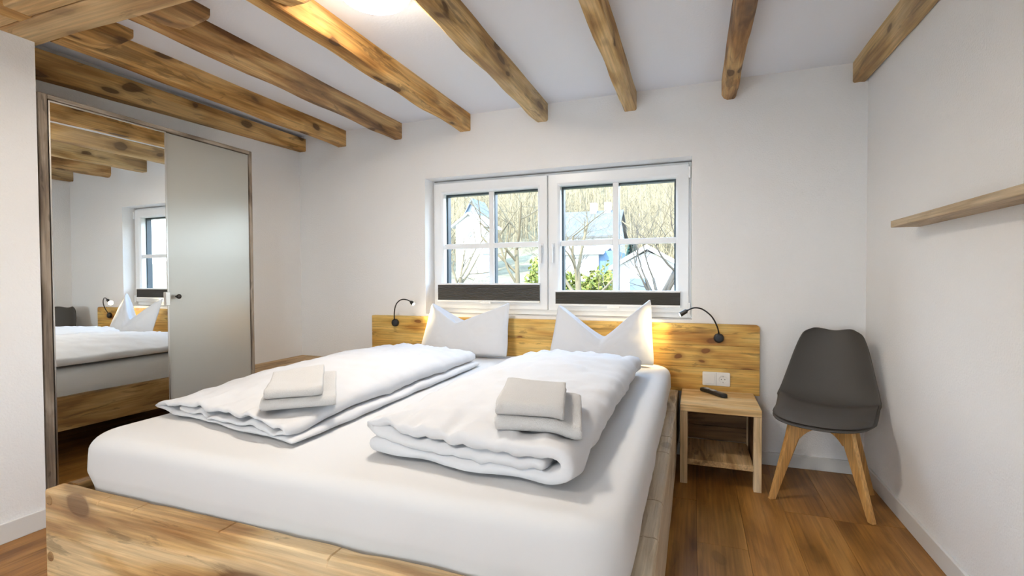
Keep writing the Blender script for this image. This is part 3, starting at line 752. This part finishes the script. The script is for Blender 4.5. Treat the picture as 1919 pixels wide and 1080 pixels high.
for r, s in zip(prof, prof[1:]):
    for k in range(16): bm.faces.new((r[k], r[(k+1) % 16], s[(k+1) % 16], s[k]))
bm.faces.new(prof[0]); bm.faces.new(prof[-1][::-1])
obj('body', bm, blk, rm, smooth=True)
obj('key_strip', bx(-.066, -.034, -.013, .014, .0230, .0250), rubber, rm, bevel=.001, label='light grey key field')
obj('key_strip', bx(-.018, .016, -.013, .014, .0230, .0250), rubber, rm, bevel=.001, label='light grey key field')

# ------------------------------------------------------------------ chair
CR = math.radians(-17)
ch = thing('shell_chair', 'dark grey shell chair with padded seat and splayed wooden legs', 'chair', (3.655, -.385, 0), CR)
def shell_pt(u, v, off=0):
    """u -1..1 across, v 0 (front rim)..1 (top of back); local, front is -y"""
    K = [(.50, .095, .424, .226), (.58, .150, .462, .217), (.68, .190, .545, .199), (.80, .226, .655, .177), (.92, .256, .755, .159), (1, .272, .812, .151)]
    fy = .00 - .262*max(0, 1-abs(u)**2.3)**.52
    if v < .5:
        t_ = v/.5; hw = .226-.004*(1-t_); y = fy+(.095-fy)*t_; z = .414+.006*t_ + .004*t_*t_
        z -= .012*(1-sm(0, .25, t_)); y0 = y
    else:
        i = 0
        while i < len(K)-2 and v > K[i+1][0]: i += 1
        a, b = K[i], K[i+1]; f = (v-a[0])/(b[0]-a[0]); p0, p3 = (K[i-1] if i else (.36, -.01, .420, .216)), K[min(i+2, len(K)-1)]
        def cat(j): return .5*((2*a[j])+(b[j]-p0[j])*f+(2*p0[j]-5*a[j]+4*b[j]-p3[j])*f*f+(3*a[j]-p0[j]-3*b[j]+p3[j])*f**3)
        y, z, hw = cat(1), cat(2), cat(3)
    x = hw*u; rim = abs(u)**2.2; bend = sm(.12, .54, v)*(1-sm(.54, .92, v))
    z += rim*.050*bend; y -= rim*(.055*sm(.30, .78, v))
    if v > .80:
        w_2 = (v-.80)/.20; x *= 1-.30*(1-math.sqrt(max(0, 1-w_2*w_2)))
        z += .010*sm(0, .7, abs(u))*sm(.85, 1, v) - .012*sm(.75, 1, abs(u))*sm(.9, 1, v)
    ca, sa = math.cos(-.09), math.sin(-.09)
    return Vector((x*ca-y*sa, x*sa+y*ca, z))
def grid(fn, nu, nv, th):
    bm = bmesh.new(); A = [[fn(-1+2*i/nu, j/nv) for i in range(nu+1)] for j in range(nv+1)]
    Nn = [[None]*(nu+1) for _ in range(nv+1)]
    for j in range(nv+1):
        for i in range(nu+1):
            du = A[j][min(i+1, nu)]-A[j][max(i-1, 0)]; dv = A[min(j+1, nv)][i]-A[max(j-1, 0)][i]; Nn[j][i] = du.cross(dv).normalized()
    T_ = [[bm.verts.new(A[j][i]) for i in range(nu+1)] for j in range(nv+1)]; B_ = [[bm.verts.new(A[j][i]-Nn[j][i]*th) for i in range(nu+1)] for j in range(nv+1)]
    for j in range(nv):
        for i in range(nu):
            bm.faces.new((T_[j][i], T_[j][i+1], T_[j+1][i+1], T_[j+1][i])); bm.faces.new((B_[j][i], B_[j+1][i], B_[j+1][i+1], B_[j][i+1]))
    for i in range(nu): bm.faces.new((T_[0][i], B_[0][i], B_[0][i+1], T_[0][i+1])); bm.faces.new((T_[nv][i], T_[nv][i+1], B_[nv][i+1], B_[nv][i]))
    for j in range(nv): bm.faces.new((T_[j][0], T_[j+1][0], B_[j+1][0], B_[j][0])); bm.faces.new((T_[j][nu], B_[j][nu], B_[j+1][nu], T_[j+1][nu]))
    return bm
obj('shell', grid(shell_pt, 24, 40, .007), shell_m, ch, smooth=True, sub=1)
def cushion(u, v):
    p = shell_pt(u*.950, .030+v*.50); e = min(1-abs(u), v*1.0, (1-v)*1.0)
    return p+Vector((0, 0, .006+.020*math.sqrt(max(0, min(1, e/.25)))))
obj('seat_cushion', grid(cushion, 24, 24, .004), felt_m, ch, smooth=True, sub=1)
LT = [(-.098, -.100), (.098, -.100), (.098, .100), (-.098, .100)]
LF = [(-.196, -.172), (.204, -.178), (.192, .175), (-.208, .185)]
for (tx, ty), (fx, fy) in zip(LT, LF):
    bm = bmesh.new(); a = Vector((tx, ty, .392)); b = Vector((fx, fy, 0)); V = []
    rad = Vector((fx, fy, 0)).normalized(); tan = Vector((-rad.y, rad.x, 0))
    for p, wr, wt in ((a, .040, .012), (a.lerp(b, .20), .030, .0125), (b, .0135, .011)):
        V.append([bm.verts.new(p+rad*(sx_*wr)+tan*(sy_*wt)) for sx_, sy_ in ((1, 1), (-1, 1), (-1, -1), (1, -1))])
    for r, s in zip(V, V[1:]):
        for k in range(4): bm.faces.new((r[k], r[(k+1) % 4], s[(k+1) % 4], s[k]))
    bm.faces.new(V[0]); bm.faces.new(V[-1][::-1])
    obj('leg', bm, leg_w, ch, bevel=.003)
for k, ang in enumerate((math.atan2(1, 1), math.atan2(1, -1))):
    bm = bmesh.new(); d = Vector((math.cos(ang), math.sin(ang), 0)); q = Vector((-d.y, d.x, 0)); rows = []
    for i in range(13):
        s = -1+2*i/12; zlo = .345-.045*abs(s)**3; c = d*(.135*s)
        if k: zlo += .0004
        rows.append([bm.verts.new(c+q*(sg*.011)+Vector((0, 0, z))) for sg, z in ((1, .3985), (-1, .3985), (-1, zlo), (1, zlo))])
    for r, s in zip(rows, rows[1:]):
        for j in range(4): bm.faces.new((r[j], r[(j+1) % 4], s[(j+1) % 4], s[j]))
    bm.faces.new(rows[0]); bm.faces.new(rows[-1][::-1])
    obj('cross_bar', bm, leg_w, ch, bevel=.002)
bm = bmesh.new(); lathe(bm, [(0, .398), (.09, .398), (.10, .404), (.10, .409), (0, .409)], n=24); obj('seat_mount', bm, blk, ch)

# ------------------------------------------------------------------ wall shelf
sh = obj('wall_shelf', bx(W-.103, W-.001, -2.05, -.677, 1.305, 1.333), shelf_w, None, bevel=.002)
tag(sh, 'slim floating wooden shelf on the right wall', 'shelf')

# ------------------------------------------------------------------ outside
def grass_like(name, a, b, c, sc):
    m, t, bs = nmat(name); tc = N(t, 'ShaderNodeTexCoord'); n = N(t, 'ShaderNodeTexNoise'); n.inputs['Scale'].default_value = sc; n.inputs['Detail'].default_value = 8; n.inputs['Roughness'].default_value = .7
    t.links.new(tc.outputs['Object'], n.inputs['Vector']); r = N(t, 'ShaderNodeValToRGB'); e = r.color_ramp.elements
    e[0].position = .35; e[0].color = (*a, 1); e[1].position = .65; e[1].color = (*c, 1); x = e.new(.5); x.color = (*b, 1)
    t.links.new(n.outputs[0], r.inputs[0]); t.links.new(r.outputs[0], bs.inputs['Base Color']); bs.inputs['Roughness'].default_value = 1; return m
hill_m = grass_like('winter_hillside', (.075, .055, .025), (.115, .09, .045), (.15, .12, .065), .8)
lawn_m = grass_like('garden_ground', (.30, .28, .12), (.42, .38, .20), (.50, .46, .30), 1.5)
bark_m = plain('bark', (.045, .036, .026), .9, cvar=.3)
palebark_m = plain('pale_bark', (.10, .078, .045), .9, cvar=.2)
hedge_m = grass_like('hedge_leaves', (.05, .07, .008), (.12, .13, .02), (.20, .18, .04), 9)
fir_m = grass_like('fir_needles', (.006, .03, .024), (.014, .045, .036), (.025, .07, .05), 5)
render_w = plain('white_render', (.42, .42, .41), .9); roof_b = plain('slate_roof', (.09, .12, .16), .7, cvar=.2); roof_d = plain('dark_roof', (.07, .068, .065), .7, cvar=.2)
blue_w = plain('blue_cladding', (.07, .12, .20), .8); pane_m = plain('far_window', (.10, .13, .17), .2)
GZ = -1.3
bm = bmesh.new(); nx, ny = 50, 40; G = []
for j in range(ny+1):
    y = .6+(j/ny)**1.6*150; row = []
    for i in range(nx+1):
        x = -130+200*i/nx
        crest = 27-10*sm(-30, 25, x)
        z = GZ+ sm(22, 105, y)*crest + sm(4, 24, y)*2.2 + noise.noise(Vector((x*.06, y*.06, 0)))*1.2*sm(10, 60, y)
        row.append(bm.verts.new((x, y, z)))
    G.append(row)
for j in range(ny):
    for i in range(nx): bm.faces.new((G[j][i], G[j][i+1], G[j+1][i+1], G[j+1][i]))
hl = obj('hillside', bm, hill_m, None, smooth=True); hl['kind'] = 'structure'
def house(name, label, x0, x1, y0, y1, z0, z1, zr, wm, rm_, ridge='y', wins=(), over=.25):
    t = thing(name, label, 'house' if name != 'garden_shed' else 'shed', ((x0+x1)/2, (y0+y1)/2, z0))
    bm = bmesh.new()
    if ridge == 'y':
        pr = [(x0, z0), (x1, z0), (x1, z1), ((x0+x1)/2, zr-.05), (x0, z1)]
        A = [bm.verts.new((x, y0, z)) for x, z in pr]; B = [bm.verts.new((x, y1, z)) for x, z in pr]
    else:
        pr = [(y0, z0), (y1, z0), (y1, z1), ((y0+y1)/2, zr-.05), (y0, z1)]
        A = [bm.verts.new((x0, y, z)) for y, z in pr]; B = [bm.verts.new((x1, y, z)) for y, z in pr]
    bm.faces.new(A); bm.faces.new(B[::-1])
    for i in range(5): j = (i+1) % 5; bm.faces.new((A[i], B[i], B[j], A[j]))
    obj('wall', bm, wm, t, world=True)
    for sd_ in (0, 1):
        bm = bmesh.new(); th = .12
        if ridge == 'y':
            e = (x0-over, x1+over)[sd_]; c = (x0+x1)/2; sl_ = (zr-z1)/((x1-x0)/2); ze = z1-over*sl_
            V = [bm.verts.new(q) for yy in (y0-over, y1+over) for q in ((e, yy, ze), (c, yy, zr), (c, yy, zr+th), (e, yy, ze+th))]
        else:
            e = (y0-over, y1+over)[sd_]; c = (y0+y1)/2; sl_ = (zr-z1)/((y1-y0)/2); ze = z1-over*sl_
            V = [bm.verts.new(q) for xx in (x0-over, x1+over) for q in ((xx, e, ze), (xx, c, zr), (xx, c, zr+th), (xx, e, ze+th))]
        for f in ((0, 1, 2, 3), (7, 6, 5, 4), (0, 4, 5, 1), (1, 5, 6, 2), (2, 6, 7, 3), (3, 7, 4, 0)): bm.faces.new([V[i] for i in f])
        obj('roof_slope', bm, rm_, t, world=True)
    for a, b, c, d in wins: 
        f = obj('window', bx(a, b, y0-.04, y0+.01, c, d), render_w, t, world=True)
        obj('window_pane', bx(a+.08, b-.08, y0-.05, y0-.03, c+.08, d-.08), pane_m, f, world=True)
    return t
house('gabled_house', 'small white gabled house with slate roof on the hillside', -11.8, -9.8, 26, 28.4, .5, 4.6, 5.3, render_w, render_w, 'y', [(-11.0, -10.5, 3.7, 4.3)])
house('gabled_house', 'tall slate roof house gable behind the white house on the hillside', -13.1, -11.7, 30, 32, .8, 5.6, 6.9, plain('grey_blue_render', (.16, .20, .26), .9), roof_b, 'y', [(-12.6, -12.2, 5.4, 5.9)])
hB = house('long_house', 'long white house with dark roof and two white chimneys', -6.2, -1.8, 29, 34, 1.0, 3.9, 5.7, render_w, roof_d, 'x', [(-5.4, -4.7, 2.6, 3.4), (-3.9, -3.2, 2.6, 3.4)])
for x in (-3.85, -2.85): obj('chimney', bx(x, x+.45, 31.2, 31.8, 5.2, 6.35), render_w, hB, world=True)
hC = house('flat_house', 'low white house with a blue end behind the hedge', -2.35, -.65, 17, 20, -.3, 2.1, 2.4, render_w, render_w, 'x', [])
obj('end_wall', bx(-.64, .05, 17.1, 19.9, -.3, 2.2), blue_w, hC, world=True, label='blue clad end wall')
hD = house('garden_shed', 'white gabled garden shed behind the bare tree', 1.10, 2.62, 10.6, 13, -1.0, 1.42, 1.86, render_w, render_w, 'y', [(1.32, 1.95, -.2, 1.15)])
def branches(bm, p, d, L, r, depth, rg, spread=.55):
    n = 3; pts = [p]; rr = [r]; q = p.copy(); dd = d.copy()
    for i in range(n):
        dd = (dd+Vector((rg.uniform(-.2, .2), rg.uniform(-.2, .2), rg.uniform(-.03, .16)))).normalized(); q = q+dd*L/n; pts.append(q.copy()); rr.append(r*(1-.45*(i+1)/n))
    tube(bm, pts, rr, 5 if r > .02 else 3, cap=False)
    if depth == 0: return
    for k in range(rg.choice((2, 3, 3)) if depth > 1 else 3):
        i = rg.choice((1, 2, 3, 3)); a = Vector((rg.gauss(0, 1), rg.gauss(0, 1), rg.gauss(.1, .5))).normalized()
        nd = (dd*(1-spread)+a*spread+Vector((0, 0, .12))).normalized()
        branches(bm, pts[i], nd, L*rg.uniform(.6, .88), rr[i]*.68, depth-1, rg, spread)
def tree(x, y, h, r, lab, seed, mat, depth=5, trunk=.35, kind='bare_tree', grp='bare winter trees outside the window', cat='tree'):
    rg = random.Random(seed); bm = bmesh.new(); z = GZ
    base = Vector((0, 0, 0)); top = Vector((rg.uniform(-.1, .1), 0, h*trunk))
    tube(bm, [base, base.lerp(top, .5)+Vector((.03, 0, 0)), top], [r*1.2, r, r*.9], 8, cap=False)
    for k in range(4): branches(bm, top*(1-.12*k), Vector((rg.uniform(-.7, .7), rg.uniform(-.7, .7), rg.uniform(.5, 1))).normalized(), h*.24, r*.62, depth-1, rg)
    o = obj(kind, bm, mat, None, smooth=True); o.location = (x, y, z); return tag(o, lab, cat, grp)
tree(2.46, 6.8, 4.5, .085, 'bare spreading tree in front of the garden shed', 5, bark_m, 7, .46)
tree(-2.75, 13, 7.5, .09, 'slim pale birch standing before the hillside in the left window', 8, palebark_m, 6, .45)
tree(.75, 7.3, 4.6, .07, 'pale forked tree left of the garden shed', 14, palebark_m, 5, .55)
tree(-1.6, 6.6, 3.6, .05, 'bare shrubby tree low in the left window', 21, bark_m, 6, .15)
tree(-3.9, 7.8, 3.6, .05, 'bare thicket tree at far left of the view', 27, bark_m, 6, .15)
tree(-7.5, 18, 8.0, .10, 'bare tree beside the small white gabled house', 33, palebark_m, 6, .3)
tree(-.6, 12, 5.0, .06, 'thin bare tree in front of the low white house', 39, bark_m, 5, .4)
tree(5.2, 14.5, 6.5, .09, 'bare tree right of the garden shed', 45, palebark_m, 6, .4)
tree(-13, 22, 9.0, .11, 'bare tree at the outer left of the hillside', 51, palebark_m, 6, .3)
tree(-4.0, 24, 8.5, .10, 'bare tree in front of the long house', 57, palebark_m, 6, .35)
tree(2.6, 19.5, 9.0, .10, 'tall bare tree far behind the shed', 63, palebark_m, 6, .35)
SH = [(-5.2, 12, 'left of the birch, nearest the garden'), (-4.2, 15.4, 'just left of the birch, further back'), (-7.2, 15.2, 'below the small white gabled house'), (-4.6, 9.9, 'low beside the foot of the birch'),
      (-2.5, 10.8, 'in front of the left half of the low white house'), (-8.4, 12.6, 'at the left edge of the left window'), (-10.2, 16, 'low at far left below the gabled house'), (-6.0, 21.6, 'far behind the birch'),
      (-3.0, 14.3, 'between birch and low white house'), (3.6, 17, 'behind the right side of the shed'), (-8.8, 20.4, 'on the rise right of the small gabled house'), (-12.2, 17.6, 'outermost left on the rise')]
for i, (x_, y_, wh) in enumerate(SH):      # thicket of bare shrubs between garden and houses
    tree(x_, y_, 3.0+.45*(i % 4), .035, 'bare many-stemmed shrub '+wh, 100+i, (bark_m, palebark_m, palebark_m)[i % 3], 5, .12, 'bare_shrub', 'bare shrubs of the thicket', 'shrub')
# hedge of leaf clumps
def leafy(name, lab, cat, x0, x1, y0, y1, z0, z1, n, size, mat, seed):
    rg = random.Random(seed); bm = bmesh.new()
    for i in range(n):
        x, y = rg.uniform(x0, x1), rg.uniform(y0, y1); z = z0+(z1-z0)*rg.random()**.8*(.75+.35*noise.noise(Vector((x*1.6, y*1.6, seed))))
        a = Vector((rg.gauss(0, 1), rg.gauss(0, 1), rg.gauss(0, 1))).normalized(); b = a.orthogonal().normalized(); s = size*rg.uniform(.6, 1.3); c = Vector((x, y, z))
        bm.faces.new([bm.verts.new(c+a*s), bm.verts.new(c+b*s*.5), bm.verts.new(c-a*s), bm.verts.new(c-b*s*.5)])
    o = obj(name, bm, mat); return tag(o, lab, cat)
leafy('hedge', 'yellow-green hedge in front of the low white house', 'hedge', -1.0, 1.22, 8.6, 9.5, -1.0, 1.85, 7000, .07, hedge_m, 3)
def fir(x, y, z0, h, r, seed, lab):
    rg = random.Random(seed); bm = bmesh.new()
    for i in range(2600):
        t_ = rg.random()**.7; a = rg.uniform(0, 2*PI); rr = r*(1-t_)*rg.uniform(.5, 1)
        c = Vector((x+rr*math.cos(a), y+rr*math.sin(a), z0+h*t_)); d = Vector((math.cos(a), math.sin(a), -.35)).normalized(); s = .16; b = d.orthogonal().normalized()
        bm.faces.new([bm.verts.new(c+d*s), bm.verts.new(c+b*s*.3), bm.verts.new(c-d*s), bm.verts.new(c-b*s*.3)])
    tag(obj('fir_tree', bm, fir_m), lab, 'tree')
fir(1.0, 14.5, -1.0, 3.3, 1.0, 4, 'dark blue-green fir between low house and shed')
# woodland on the slope: countless twigs
rg = random.Random(99); bm = bmesh.new()
for i in range(5200):
    y = rg.uniform(26, 95); x = rg.uniform(-.62*y-6, .12*y+3)
    if -15 < x < -.5 and y < 39.5: continue
    crest = 27-10*sm(-30, 25, x); z = GZ+sm(22, 105, y)*crest+sm(4, 24, y)*2.2-.3
    h = rg.uniform(2, 5.5); b = Vector((x, y, z)); tp = b+Vector((rg.uniform(-.6, .6), 0, h))
    tube(bm, [b, b.lerp(tp, .5)+Vector((rg.uniform(-.2, .2), 0, 0)), tp], [.06, .045, .012], 3, cap=False)
    for k in range(3):
        s = b.lerp(tp, rg.uniform(.3, .8)); tube(bm, [s, s+Vector((rg.uniform(-1.2, 1.2), 0, rg.uniform(.5, 1.6)))], [.03, .008], 3, cap=False)
o = obj('woodland', bm, plain('woodland_twigs', (.15, .12, .07), .9, cvar=.3)); o['kind'] = 'stuff'; tag(o, 'pale bare woodland covering the hillside beyond the houses', 'woodland')
